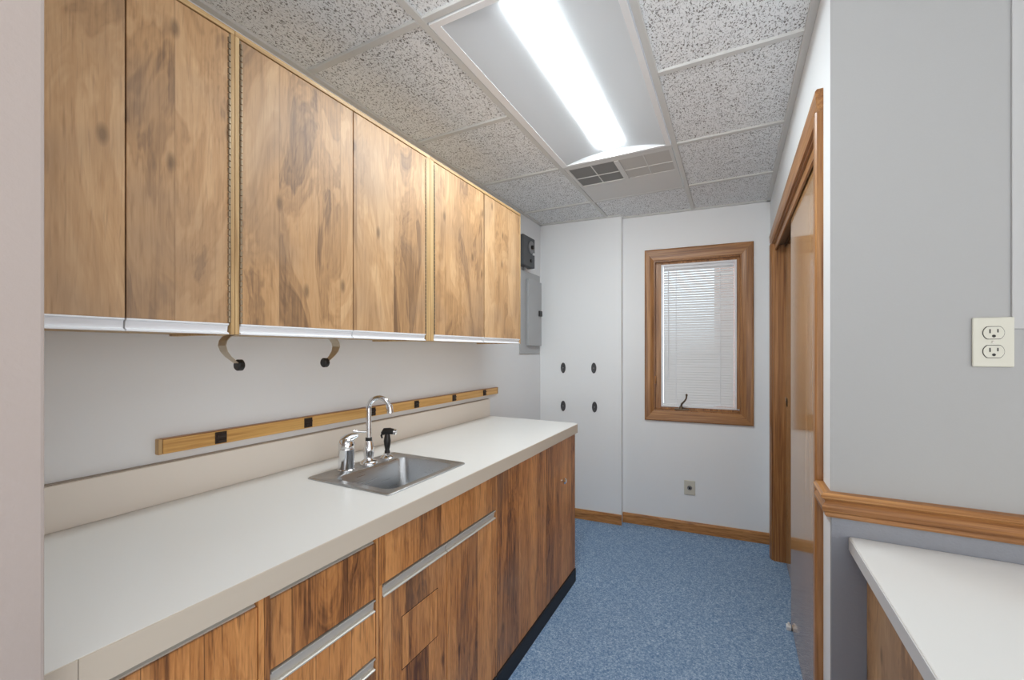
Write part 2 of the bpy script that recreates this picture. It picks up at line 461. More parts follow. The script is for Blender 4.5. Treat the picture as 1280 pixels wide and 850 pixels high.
# ---- closet casing, jambs, track (trim_4) and two sliding doors
k = struct_empty('trim_4', (XW, (OY0+OY1)/2, 0))
cw = .060
m = MB(); m.prism([(XW, OY0+.005, 0), (XW-.010, OY0+.005, 0), (XW-.017, OY0-.014, 0), (XW-.019, OY0-cw+.006, 0), (XW-.015, OY0-cw, 0), (XW, OY0-cw, 0)], (0, 0, OZ-.0055))
m.build('side_casing', M_['oakz'], k)
m = MB(); m.prism([(XW, OY1-.005, 0), (XW-.010, OY1-.005, 0), (XW-.017, OY1+.014, 0), (XW-.019, OY1+cw-.006, 0), (XW-.015, OY1+cw, 0), (XW, OY1+cw, 0)], (0, 0, OZ-.0055))
m.build('side_casing', M_['oakz'], k)
m = MB(); m.prism([(XW, OY0-cw, OZ-.005), (XW-.010, OY0-cw, OZ-.005), (XW-.017, OY0-cw, OZ+.014), (XW-.0195, OY0-cw, OZ+cw-.006), (XW-.015, OY0-cw, OZ+cw), (XW, OY0-cw, OZ+cw)], (0, OY1-OY0+2*cw, 0))
m.build('head_casing', M_['oaky'], k)
m = MB(); m.box(XW-.001, XW+.12, OY0, OY0+.014, 0, OZ); m.box(XW-.001, XW+.12, OY1-.014, OY1, 0, OZ); m.build('side_jamb', M_['oakz'], k)
m = MB(); m.box(XW-.001, XW+.12, OY0+.014, OY1-.014, OZ-.014, OZ); m.build('head_jamb', M_['oaky'], k)
m = MB(); m.box(XW+.008, XW+.016, OY0+.014, OY1-.014, OZ-.052, OZ-.014); m.build('track_fascia', M_['oaky'], k)['label'] = 'oak strip hiding the sliding track'
m = MB(); m.box(XW+.018, XW+.112, OY0+.014, OY1-.014, OZ-.020, OZ-.0141); m.box(XW+.058, XW+.060, OY0+.014, OY1-.014, OZ-.04, OZ-.02)
m.build('sliding_track', M_['bronze'], k)['label'] = 'dark metal sliding track'
m = MB(); m.box(XW+.062, XW+.078, OY1-.020, OY1-.0139, 1.015, 1.045, .002); m.build('door_bumper', M_['chrome'], k)
d = MB().box(XW+.020, XW+.055, OY0+.0145, 2.445, .012, OZ-.045, .002).build('door_1', M_['door'], structure=True)
d2 = MB().box(XW+.064, XW+.098, 2.36, OY1-.0145, .012, OZ-.045, .002).build('door_2', M_['door'], structure=True)
m = MB(); m.lathe([(.0, .0), (.024, .0), (.027, -.002), (.021, .0018), (.0, .0018)], (XW+.064, 3.08, 1.02), 'x', 24, False); m.build('finger_pull', M_['bronze'], d2, True)
t = tag(MB().box(XW-.002, XW+.018, 2.40, 2.43, 0, .020, .003).box(XW+.004, XW+.012, 2.408, 2.422, .018, .032, .002).build('floor_guide', M_['white']),
        'small white floor guide at the foot of the sliding closet door', 'door guide')

# ---- chair rail
MB().box(XW+.002, 1.9, YN-.0022, YN-.0001, 0, .905).build('wall_near_lower', M_['wains'], structure=True)  # grey wall covering, with shade below the rail put into its colour
prof = [(0, .900), (.010, .900), (.014, .905), (.014, .912), (.020, .918), (.022, .928), (.017, .936), (.013, .941), (.016, .947), (.023, .952), (.024, .958), (.018, .964), (0, .966)]
r = struct_empty('trim_5', (XW, YN, .90))
m = MB(); t = bmesh.new()
rows = [[(x, YN-p, z) for p, z in prof] for x in (1.9,)] + [[(XW-p, YN-p, z) for p, z in prof]]
m.grid(rows); m.build('long_rail', M_['oakx'], r)
m = MB(); m.grid([[(XW-p, YN-p, z) for p, z in prof], [(XW-p, OY0-cw, z) for p, z in prof]]); m.build('return_rail', M_['oaky'], r)

# ---- window (in the end wall's own frame)
wd = struct_empty('window_1', (-.23, 0, .80), FAR)
m = MB(FAR)
for (a0, a1, c0, c1, ax) in ():
    pass
CX0, CX1, CC0, CC1 = -.603, .126, .808, 2.100
def casing(mat, which):
    m = MB(FAR); tb = bmesh.new()
    O = [(CX0, CC0), (CX1, CC0), (CX1, CC1), (CX0, CC1)]; I = [(WX0+.004, WZ0+.004), (WX1-.004, WZ0+.004), (WX1-.004, WZ1-.004), (WX0+.004, WZ1-.004)]
    for kk in which:
        j = (kk+1) % 4
        o0, o1, i1, i0 = [Vector((p[0], 0, p[1])) for p in (O[kk], O[j], I[j], I[kk])]
        Pr = [(0, 0), (0, -.014), (.12, -.020), (.6, -.017), (.92, -.011), (1, -.009), (1, 0)]
        rowa = [o0.lerp(i0, f)+Vector((0, y, 0)) for f, y in Pr]; rowb = [o1.lerp(i1, f)+Vector((0, y, 0)) for f, y in Pr]
        m.grid([rowa, rowb])
    return m
casing(None, (0, 2)).build('casing_rails', M_['oakx'], wd)
casing(None, (1, 3)).build('casing_stiles', M_['oakz'], wd)
m = MB(FAR); m.frame('y', -.002, .13, WX0, WX1, WZ0, WZ1, WX0+.012, WX1-.012, WZ0+.012, WZ1-.012); m.build('jamb', M_['oakz'], wd)
m = MB(FAR); m.frame('y', .040, .085, WX0+.012, WX1-.012, WZ0+.012, WZ1-.012, WX0+.061, WX1-.036, WZ0+.036, WZ1-.036); m.build('sash', M_['oakz'], wd)
GX0, GX1, GZ0, GZ1 = WX0+.061, WX1-.036, WZ0+.036, WZ1-.036
m = MB(FAR); m.frame('y', .035, .048, GX0-.006, GX1+.006, GZ0-.006, GZ1+.006, GX0+.008, GX1-.008, GZ0+.008, GZ1-.008); m.build('inner_glazing_frame', M_['whitealu'], wd)['label'] = 'pale grey inner glazing frame'
m = MB(FAR); m.box(GX0, GX1, .092, .097, GZ0, GZ1); m.build('glass_pane', M_['glass'], wd)
# crank operator
cr = MB(FAR); cx = -.345
cr.box(cx-.045, cx+.055, -.004, .020, WZ0+.012, WZ0+.024, .003)
cr.lathe([(.014, 0), (.014, .012), (.010, .020)], (cx, .008, WZ0+.022), 'z', 16)
cr.tube([(cx, .006, WZ0+.04), (cx+.004, -.004, WZ0+.06), (cx+.026, -.012, WZ0+.085), (cx+.036, -.014, WZ0+.105), (cx+.038, -.016, WZ0+.125)], [.007, .0075, .006, .0055, .006], 10)
cr.lathe([(.0, -.01), (.007, -.006), (.008, .004), (.0, .012)], (cx+.038, -.016, WZ0+.128), 'z', 12, False)
cr.build('crank_handle', M_['bronze'], wd, True)['label'] = 'bronze crank handle on the sill'
m = MB(FAR); m.box(WX0+.010, WX0+.022, -.004, .012, 1.085, 1.145, .003); m.tube([(WX0+.016, -.004, 1.125), (WX0+.016, -.018, 1.13), (WX0+.018, -.022, 1.105)], .005, 8)
m.build('sash_lock', M_['honeyx'], wd, True)
m = MB(FAR); m.box(WX1-.030, WX1-.012, .004, .018, WZ0+.030, WZ0+.042, .002); m.build('sash_clip', M_['chrome'], wd)
# mini blind
bl = thing('window_blind', (-.23, .045, GZ0), 'white aluminium mini blind lowered and closed inside the brown window frame', 'blind', M=FAR)
m = MB(FAR); m.box(GX0+.010, GX1-.010, .051, .073, GZ1-.030, GZ1-.004, .002); m.build('head_rail', M_['whitealu'], bl)
m = MB(FAR); nsl = 54; z0, z1 = GZ0+.022, GZ1-.036
for i in range(nsl):
    z = z0+(z1-z0)*i/(nsl-1)
    rowa, rowb = [], []
    for q in range(5):
        f = q/4-.5; a = math.radians(52); ww = .0240
        yy = .064+f*ww*math.cos(a); zz = z+f*ww*math.sin(a)+.0036*(1-4*f*f)
        rowa.append((GX0+.011, yy, zz)); rowb.append((GX1-.011, yy, zz))
    m.grid([rowa, rowb])
m.build('slats', M_['slat'], bl, True)
m = MB(FAR); m.box(GX0+.011, GX1-.011, .057, .071, GZ0+.009, GZ0+.020, .002); m.build('bottom_rail', M_['whitealu'], bl)
for xx in (GX0+.10, GX1-.10):
    m = MB(FAR); m.box(xx-.0015, xx+.0015, .0495, .0515, GZ0+.012, GZ1-.02); m.build('ladder_cord', M_['whitealu'], bl)
m = MB(FAR); m.tube([(GX0+.045, .048, GZ1-.03), (GX0+.046, .048, 1.5), (GX0+.045, .048, 1.12)], .003, 8); m.build('tilt_wand', M_['whitealu'], bl, True)

# outdoors seen through the slats
MB().box(-6, 6, 3.9, 14, -.4, -.3).build('ground', M_['ground'], structure=True)
MB().box(-.25, 4.0, 7.0, 7.4, -.3, 4.5).build('wall_outdoor', M_['brick'], structure=True)

# ------------------------------------------------------------------ ceiling light
FX0, FX1, FY0, FY1 = XL+hw+.004, XL+T-hw-.004, Y1+hw+.004, Y1+2*T-hw-.004
fl = thing('ceiling_light', ((FX0+FX1)/2, (FY0+FY1)/2, CZ-.004), 'long recessed fluorescent troffer with a glowing white diffuser in the tiled ceiling', 'ceiling light')
IX0, IX1, IY0, IY1 = FX0+.032, FX1-.022, FY0+.022, FY1-.018
m = MB(); m.frame('z', CZ-.003, CZ+.008, FX0, FX1, FY0, FY1, IX0, IX1, IY0, IY1); m.build('frame', M_['white'], fl)
m = MB(); m.box(FX0, FX1, FY0, FY1, CZ+.075, CZ+.08); m.frame('z', CZ+.008, CZ+.075, FX0, FX1, FY0, FY1, FX0+.004, FX1-.004, FY0+.004, FY1-.004); m.build('housing', M_['white'], fl)
lx = -.560; lw = .067; LY0, LY1 = 1.10, 2.206
m = MB()
N = 10; rows = []
for i in range(N+1):
    f = i/N; x = IX0+(lx-lw-IX0)*f; rows.append([(x, IY0, CZ-.002+.030*math.sin(f*PI/2)), (x, IY1, CZ-.002+.030*math.sin(f*PI/2))])
m.grid(rows); rows = []
for i in range(N+1):
    f = i/N; x = IX1+(lx+lw-IX1)*f; rows.append([(x, IY0, CZ-.002+.030*math.sin(f*PI/2)), (x, IY1, CZ-.002+.030*math.sin(f*PI/2))])
m.grid(rows)
m.grid([[(IX0, IY0, CZ), (IX0, IY0+.010, CZ+.031)], [(IX1, IY0, CZ), (IX1, IY0+.010, CZ+.031)]])
m.grid([[(IX0, IY1, CZ), (IX0, IY1-.004, CZ+.031)], [(IX1, IY1, CZ), (IX1, IY1-.004, CZ+.031)]])
m.grid([[(lx-lw, IY0, CZ+.0285), (lx-lw, IY1, CZ+.0285)], [(lx+lw, IY0, CZ+.0285), (lx+lw, IY1, CZ+.0285)]])
m.build('reflector', M_['reflector'], fl, True)
# diffuser: shallow rounded trough with rounded ends
m = MB(); rows = []; rc = .045
def halfw(y):
    e = min(y-LY0, LY1-y)
    return lw-rc+math.sqrt(max(rc*rc-(rc-e)**2, 0)) if e < rc else lw
ys = [LY0+rc*(1-math.cos(PI/2*i/8)) for i in range(9)]; ys += [LY1-(y-LY0) for y in reversed(ys)]
for y in ys:
    h = halfw(y); row = []
    e = min(y-LY0, LY1-y); drop = .015*math.sqrt(max(1-(1-min(e/.06, 1))**2, 0.02))
    for q in range(17):
        a = PI*q/16; row.append((lx-h*math.cos(a), y, CZ+.029-drop*math.sin(a)**.55))
    rows.append(row)
m.grid(rows); m.build('diffuser', M_['lens'], fl, True)

# ceiling vent panel
vx0, vx1, vy0, vy1 = FX0, FX1, Y1+2*T+hw+.002, Y1+3*T-hw-.002
vt = thing('ceiling_vent', ((vx0+vx1)/2, (vy0+vy1)/2, CZ), 'flat white vent panel with paned grilles in the ceiling beyond the light', 'vent')
gy0, gy1 = vy0+.022, vy0+.292
m = MB(); m.box(vx0, vx1, vy0, vy1, CZ+.0095, CZ+.03); m.box(vx0, vx1, gy1, vy1, CZ+.001, CZ+.008); m.box(vx0, vx1, vy0, gy0, CZ+.001, CZ+.008)
m.box(vx0, vx0+.016, gy0, gy1, CZ+.001, CZ+.008); m.box(vx1-.016, vx1, gy0, gy1, CZ+.001, CZ+.008)
vm = -.565; m.box(vm-.014, vm+.014, gy0, gy1, CZ-.003, CZ+.008)
m.build('panel', M_['vent'], vt)
for (a, e, mm, z, lab) in ((vx0+.016, vm-.014, 'ventd', CZ+.007, 'dark open half of the vent'), (vm+.014, vx1-.016, 'ventl', CZ+.004, 'pale closed half of the vent')):
    q = MB().box(a, e, gy0, gy1, z, z+.0018).build('grille', M_[mm], vt); q['label'] = lab
    bb = MB(); bb.box((a+e)/2-.003, (a+e)/2+.003, gy0, gy1, z-.003, z); bb.box(a, e, gy0+.15, gy0+.156, z-.003, z)
    bb.build('crossbar', M_['vent'], q)

# ------------------------------------------------------------------ wall cabinets
XU = -1.113
def pull_rail(parent, y0, y1, zt, h, xf, mat, up=False):
    """channel pull: flat recessed face between two lips"""
    p = [(xf-.020, zt), (xf+.001, zt), (xf+.001, zt-.003), (xf-.005, zt-.006), (xf-.007, zt-h+.006), (xf+.0005, zt-h+.003), (xf+.0005, zt-h), (xf-.020, zt-h)]
    m = MB(); m.prism([(x, y0, z) for x, z in p], (0, y1-y0, 0)); return m.build('pull_rail', mat, parent)
def piano_hinge(parent, y, z0, z1):
    m = MB(); z = z0; m.box(XU-.004, XU-.0005, y-.005, y+.005, z0, z1)
    while z < z1-.014:
        m.lathe([(.0036, 0), (.0036, .0125)], (XU, y, z), 'z', 8); z += .0155
    return m.build('piano_hinge', M_['brass'], parent, True)
ZT, ZB = 2.143, 1.376
def wall_cabinet(y0, y1, sl, sr, doors, hinges, label):
    t = thing('wall_cabinet', (XB+.15, (y0+y1)/2, ZB), label, 'wall cabinet', 'wood wall cabinets over the worktop')
    m = MB(); xb = XB+.001
    m.box(xb, XU, y0, y0+sl, ZB+.0005, ZT-.013, .0008, 1); m.box(xb, XU, y1-sr, y1, ZB+.0005, ZT-.013, .0008, 1)
    m.box(xb, xb+.006, y0+sl, y1-sr, ZB+.006, ZT-.013)
    m.build('side_panels', M_['ply'], t)
    MB().box(xb, XU, y0, y1, ZT-.013, ZT, .0008, 1).build('top_panel', M_['plyy'], t)
    MB().box(xb+.006, XU-.022, y0+sl, y1-sr, ZB+.006, ZB+.022).build('bottom_panel', M_['plyy'], t)
    for (a, e) in doors:
        d = MB().box(XU-.019, XU, a, e, ZB+.0275, ZT-.0165, .0012, 1).build('door', M_['lam'], t)
        pull_rail(d, a, e-.001, ZB+.0275, .0265, XU+.0005, M_['whitealu'])  # same aluminium as the drawer pulls, reflected light put into the white
    for y in hinges: piano_hinge(t, y, ZB+.03, ZT-.018)
    return t
wall_cabinet(.197, .6225, .006, .0095, [(.206, .405), (.4075, .609)], [.609], 'wood wall cabinet beside the near left wall end, left of the towel holder')
wall_cabinet(.6235, 1.3985, .0105, .0255, [(.637, .9965), (.9995, 1.3705)], [.6375, 1.370], 'wood wall cabinet above the towel holder, middle of the three')
wall_cabinet(1.400, 2.240, .0225, .009, [(1.426, 1.822), (1.835, 2.229)], [1.4265], 'wood wall cabinet nearest the grey breaker box')

# ------------------------------------------------------------------ base cabinets
XF = -.815; TOE = .075; CT = .864; CB = CT-.0006
def base_body(t, y0, y1, sl, sr, rails=()):
    m = MB(); xb = XB+.02
    m.box(xb, XF, y0, y0+sl, TOE, CB); m.box(xb, XF, y1-sr, y1, TOE, CB)
    m.box(xb, XF-.02, y0, y1, TOE, TOE+.015); m.box(xb, xb+.008, y0, y1, TOE, CB)
    m.build('carcass', M_['lamlow'], t)
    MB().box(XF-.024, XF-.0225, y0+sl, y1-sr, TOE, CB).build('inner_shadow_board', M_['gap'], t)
    MB().box(xb, XF+.006, y0, y1, .0, TOE-.001, .002).build('toe_kick', M_['rubber'], t)['label'] = 'black vinyl toe kick'
def drawer_unit(y0, y1, sl, sr, label):
    t = thing('drawer_cabinet', (-1.1, (y0+y1)/2, 0), label, 'base cabinet', 'wood base cabinets under the long worktop')
    base_body(t, y0, y1, sl, sr)
    tops = [CT-.002, .695, .545, .395, TOE]
    for i in range(4):
        z1 = tops[i]; z0 = tops[i+1]+.005
        h = .022 if i == 0 else .031
        d = MB().box(XF-.019, XF, y0+sl+.002, y1-sr-.002, z0, z1-h, .0012, 1).build('drawer', M_['lamlow'], t)
        pull_rail(d, y0+sl+.003, y1-sr-.003, z1, h, XF+(.0 if i else -.006), M_['alu'])
    return t
drawer_unit(.197, .511, .004, .011, 'wood drawer cabinet at the near end against the left wall end')
drawer_unit(.512, .815, .011, .010, 'wood drawer cabinet between the near drawers and the sink cabinet')
# sink cabinet
t = thing('sink_cabinet', (-1.1, 1.12, 0), 'wood sink cabinet with two doors under the steel sink', 'base cabinet', 'wood base cabinets under the long worktop')
base_body(t, .816, 1.426, .010, .004)
MB().box(XF-.019, XF+.001, .8153, 1.4225, .724, CB, .0012, 1).build('false_front', M_['lamlow'], t)
for i, (a, e) in enumerate(((.830, 1.108), (1.1115, 1.4215))):
    d = MB().box(XF-.019, XF, a, e, TOE+.003, .687, .0012, 1).build('door', M_['lamlow'], t)
    pull_rail(d, a, e, .718, .031, XF+.001, M_['alu'])
    if i == 0:
        p = MB().box(XF-.004, XF+.0012, .901, 1.059, .451, .597, .0008, 1).build('cut_patch', M_['lamlow'], d); p['label'] = 'square patch let into the door'
        MB().frame('x', XF-.004, XF+.0006, .899, 1.061, .449, .599, .901, 1.059, .451, .597).build('seam', M_['gap'], p)
# tall two-door storage cabinet
t = thing('storage_cabinet', (-1.1, 1.89, 0), 'wood base cabinet with flush full-height doors and a small knob, beyond the sink cabinet', 'base cabinet', 'wood base cabinets under the long worktop')
base_body(t, 1.427, 2.350, .004, .004)
for i, (a, e) in enumerate(((1.4325, 1.924), (1.926, 2.3495))):
    d = MB().box(XF-.019, XF+.0005, a, e, TOE+.003, CT-.003, .0012, 1).build('door', M_['lamlow'], t)
    if i == 1:
        m = MB(); m.lathe([(.007, -.001), (.006, .008), (.014, .013), (.016, .020), (.010, .026), (0, .027)], (XF, 2.134, .640), 'x', 20, False)
        m.build('knob', M_['chrome'], d, True)['label'] = 'small chrome knob'
m = MB(); m.box(XF-.012, XF-.002, 2.350, 2.356, .60, .64, .001); m.build('side_catch', M_['chrome'], t)

# ------------------------------------------------------------------ worktop
SX0, SX1, SY0, SY1 = -1.246, -.884, .922, 1.322          # sink rim
BX0, BX1, BY0, BY1 = -1.166, -.915, .962, 1.292          # bowl mouth
ct = thing('countertop', (-1.1, 1.27, CT), 'long white laminate countertop with beige front edge holding the sink', 'countertop')
XC = -.793; CZT = .914; YE = 2.363
m = MB()
y0 = YS+.001
def slab(x0, x1, a, e): m.box(x0, x1, a, e, CT, CZT)
hx0, hx1, hy0, hy1 = BX0-.008, BX1+.008, BY0-.008, BY1+.008
slab(XB+.001, XC-.003, y0, hy0); slab(XB+.001, hx0, hy0, hy1); slab(hx1, XC-.003, hy0, hy1)
# far piece with a rounded front corner
pts = [(XB+.001, hy1), (XC-.003, hy1)]
R = .035
for i in range(7):
    a = PI/2*i/6; pts.append((XC-.003-R+R*math.cos(a), YE-R+R*math.sin(a)))
pts.append((XB+.001, YE))
m.prism([(x, y, CT) for x, y in pts], (0, 0, CZT-CT))
m.build('top', M_['formica'], ct)
e = [(XC-.003, y0+.044)]
m = MB(); outer = [(XC, y0+.0445)]; inner = [(XC-.0035, y0+.0445)]
for i in range(9):
    a = PI/2*i/8; outer.append((XC-.003-R+(R+.003)*math.cos(a), YE-R+(R+.003)*math.sin(a))); inner.append((XC-.003-R+(R-.0005)*math.cos(a), YE-R+(R-.0005)*math.sin(a)))
outer.append((XB+.001, YE+.003)); inner.append((XB+.001, YE-.0005))
poly = [(x, y, CT+.0004) for x, y in outer]+[(x, y, CT+.0004) for x, y in reversed(inner)]
m.prism(poly, (0, 0, CZT-.0011-CT)); m.build('edge_band', M_['fascia'], ct)['label'] = 'beige laminate edge band'
MB().box(XC-.0035, XC, y0, y0+.0435, CT+.0004, CZT-.0007).build('edge_band', M_['fascia'], ct)['label'] = 'short filler strip of the edge band'
bs = MB().box(XB+.0005, XB+.020, y0, 2.366, CZT, 1.023, .002).build('backsplash', M_['splash'], ct); bs['label'] = 'beige laminate backsplash'
MB().box(XB+.0002, XB+.012, y0, 2.360, 1.023, 1.026, .001).build('caulk_bead', M_['caulk'], bs)

# ------------------------------------------------------------------ sink
sk = thing('sink', ((SX0+SX1)/2, (SY0+SY1)/2, CZT), 'small square stainless steel drop-in sink in the white countertop', 'sink')
def rrect(x0, x1, y0, y1, r, n=6):
    P = []
    for cx_, cy_, a0 in ((x1-r, y1-r, 0), (x0+r, y1-r, PI/2), (x0+r, y0+r, PI), (x1-r, y0+r, 3*PI/2)):
        for i in range(n+1):
            a = a0+PI/2*i/n; P.append((cx_+r*math.cos(a), cy_+r*math.sin(a)))
    return P
def loft(loops, close_last=False):
    t = bmesh.new(); Rr = [[t.verts.new(p) for p in lp] for lp in loops]
    for A, B in zip(Rr, Rr[1:]):
        n = len(A)
        for i in range(n): t.faces.new((A[i], A[(i+1) % n], B[(i+1) % n], B[i]))
    if close_last: t.faces.new(Rr[-1])
    bmesh.ops.recalc_face_normals(t, faces=t.faces); return t
Z = CZT
def lp(x0, x1, y0, y1, r, z): return [(x, y, z) for x, y in rrect(x0, x1, y0, y1, r)]
m = MB(); m._merge(loft([lp(SX0, SX1, SY0, SY1, .012, Z+.0003), lp(SX0, SX1, SY0, SY1, .012, Z+.003), lp(SX0+.004, SX1-.004, SY0+.004, SY1-.004, .012, Z+.0058),
    lp(SX0+.012, SX1-.012, SY0+.012, SY1-.012, .012, Z+.0052), lp(SX0+.016, SX1-.016, SY0+.016, SY1-.016, .012, Z+.0030), lp(BX0-.004, BX1+.004, BY0-.004, BY1+.004, .034, Z+.0030), lp(BX0, BX1, BY0, BY1, .034, Z+.0012)]))
m.build('rim', M_['steel'], sk, True)
m = MB(); m._merge(loft([lp(BX0, BX1, BY0, BY1, .034, Z+.0012), lp(BX0+.003, BX1-.003, BY0+.003, BY1-.003, .034, Z-.006), lp(BX0+.010, BX1-.010, BY0+.010, BY1-.010, .036, Z-.11),
    lp(BX0+.017, BX1-.017, BY0+.017, BY1-.017, .036, Z-.128), lp(BX0+.034, BX1-.034, BY0+.034, BY1-.034, .034, Z-.136), lp(BX0+.09, BX1-.09, BY0+.12, BY1-.12, .02, Z-.139)], True))
m.build('bowl', M_['steel'], sk, True)
dx, dy = (BX0+BX1)/2, (BY0+BY1)/2
m = MB(); m.lathe([(.040, 0), (.040, .0035), (.034, .004), (.026, -.0005), (.0, -.0005)], (dx, dy, Z-.1392), 'z', 28, False); m.build('drain', M_['chrome'], sk, True)

ZD = Z+.0032
# single-lever mixer body
fv = thing('faucet_valve', (-1.204, 1.049, ZD), 'stubby chrome single-lever faucet valve at the left of the sink ledge', 'faucet')
m = MB(); m.lathe([(.0295, 0), (.0295, .004), (.0275, .006), (.0270, .070), (.0278, .073), (.0278, .076), (.0270, .078)], (-1.204, 1.049, ZD), 'z', 32); m.build('body', M_['chrome'], fv, True)
m = MB(); pr = [(.0270, .078), (.0275, .088), (.0262, .098), (.021, .108), (.012, .114), (0, .116)]
m.lathe(pr, (-1.204, 1.049, ZD), 'z', 32, False)
m.tube([(-1.210, 1.043, ZD+.100), (-1.200, 1.053, ZD+.110), (-1.186, 1.064, ZD+.118), (-1.174, 1.074, ZD+.122)], [.018, .017, .013, .006], 16)
m.build('lever', M_['chrome'], fv, True)
m = MB(); m.lathe([(.004, 0), (.004, .002), (0, .0022)], (-1.1782, 1.052, ZD+.09), 'x', 12, False); m.build('temperature_mark', M_['black'], fv, True)
# gooseneck
fs = thing('faucet_spout', (-1.2, 1.148, ZD), 'tall chrome gooseneck faucet spout rising behind the sink bowl', 'faucet')
m = MB(); m.lathe([(.033, 0), (.033, .003), (.029, .010), (.018, .015), (.016, .020), (.019, .040), (.0195, .056), (.015, .076), (.0125, .085)], (-1.2, 1.148, ZD), 'z', 32); m.build('base', M_['chrome'], fs, True)
m = MB(); m.lathe([(.0115, .084), (.0118, .085), (.0118, .096), (.0110, .097)], (-1.2, 1.148, ZD), 'z', 24); m.build('collar', M_['black'], fs, True)
gp = [(-1.2, 1.148, ZD+.095), (-1.2, 1.148, ZD+.15), (-1.2, 1.148, ZD+.205)]
ddx, ddy = .93, .37; rg = .039
for i in range(1, 13):
    a = PI*i/12*.90; q = rg*(1-math.cos(a)); gp.append((-1.2+q*ddx, 1.148+q*ddy, ZD+.205+rg*math.sin(a)))
lx_, ly_, lz_ = gp[-1]; gp.append((lx_-.003*ddx+.006, ly_, lz_-.010))
m = MB(); m.tube(gp, .0095, 18); m.build('gooseneck', M_['chrome'], fs, True)
m = MB(); lx_, ly_, lz_ = gp[-1]; m.tube([(lx_-.001, ly_, lz_+.012), (lx_+.001, ly_, lz_+.004), (lx_+.004, ly_+.001, lz_-.018)], [.0105, .0125, .0120], 18); m.build('aerator', M_['chrome'], fs, True)
m = MB(); m.tube([(-1.205, 1.143, ZD+.118), (-1.222, 1.122, ZD+.120), (-1.235, 1.107, ZD+.124)], [.004, .0035, .005], 10); m.build('diverter_pin', M_['chrome'], fs, True)
# sprayer
sp = thing('side_sprayer', (-1.199, 1.242, ZD), 'black pull-out side sprayer standing at the right of the faucet spout', 'faucet')
m = MB(); m.lathe([(.027, 0), (.027, .003), (.022, .008), (.015, .012), (.0145, .020)], (-1.199, 1.242, ZD), 'z', 28); m.build('holder', M_['chrome'], sp, True)
m = MB(); m.lathe([(.0105, .018), (.0105, .026), (.0085, .032), (.012, .050), (.0135, .066), (.011, .086), (.0095, .094)], (-1.199, 1.242, ZD), 'z', 20)
m.tube([(-1.216, 1.234, ZD+.094), (-1.208, 1.238, ZD+.104), (-1.190, 1.246, ZD+.105), (-1.174, 1.253, ZD+.102)], [.008, .0125, .0125, .011], 16)
m.tube([(-1.214, 1.235, ZD+.101), (-1.220, 1.232, ZD+.086), (-1.217, 1.233, ZD+.076)], [.005, .004, .003], 8)
m.build('handle', M_['black'], sp, True)
m = MB(); m.tube([(-1.175, 1.2525, ZD+.102), (-1.166, 1.2565, ZD+.100)], [.0115, .0105], 16); m.build('spray_face', M_['chrome'], sp, True)

# ------------------------------------------------------------------ paper towel holder under the middle cabinet
th = thing('paper_towel_holder', (-1.195, .815, 1.294), 'empty metal paper towel holder with two curled arms under the wall cabinet', 'towel holder')
hx, hz = -1.195, ZB+.006-.0025
m = MB(); m.box(hx-.019, hx+.019, .672, .962, hz-.0005, hz+.0020, .0006, 1); m.build('mounting_strip', M_['strap'], th)
for sgn, yb in ((1, .672), (-1, .962)):
    P = [(0, 0), (-.012, -.001), (-.024, -.006), (-.033, -.017), (-.036, -.030), (-.031, -.046), (-.020, -.060), (-.006, -.072), (.004, -.080)]
    pts = [(hx, yb+sgn*a, hz+bz) for a, bz in P]
    m = MB(); m.tube(pts, 0, flat=([.019, .019, .019, .0185, .018, .016, .0135, .011, .010], .0009, (1, 0, 0))); m.build('arm', M_['strap'], th)
    m = MB(); m.lathe([(.0, -.004), (.013, -.004), (.0155, -.001), (.0155, .010), (.012, .013), (0, .0135)], (0, 0, 0), 'y', 24, False)
    for v in m.bm.verts: v.co.y *= sgn
    m.bm.transform(Matrix.Translation((hx, yb+sgn*.004, hz-.083)))
    bmesh.ops.recalc_face_normals(m.bm, faces=m.bm.faces)
    m.build('end_knob', M_['black'], th, True)['label'] = 'black roll plug'

# ------------------------------------------------------------------ clip rail above the backsplash
cb = thing('clip_rail', (XB+.012, 1.527, 1.049), 'long pale wood rail with dark clips on the wall above the backsplash', 'wall rail')
m = MB(); m.box(XB+.0005, XB+.018, .5915, 2.462, 1.049, 1.089, .001, 1); m.build('bar', M_['bar'], cb)
m = MB(); m.box(XB+.0005, XB+.019, .5905, 2.463, 1.089, 1.0915); m.build('top_edge', M_['oaky'], cb)['label'] = 'dark top edge of the rail'
for a, e in ((.580, .590), (2.4635, 2.4735)):
    MB().box(XB+.0005, XB+.019, a, e, 1.049, 1.0915, .001, 1).build('end_cap', M_['ply'], cb)
for y in (.740, 1.042, 1.358, 1.648, 1.968, 2.297):
    m = MB(); m.box(XB+.018, XB+.0215, y-.0165, y+.0165, 1.052, 1.087, .001, 1)
    m.box(XB+.0215, XB+.027, y-.012, y+.012, 1.056, 1.064, .001, 1); m.tube([(XB+.023, y-.013, 1.075), (XB+.023, y+.013, 1.075)], .004, 8)
    m.build('clip', M_['clip'], cb)

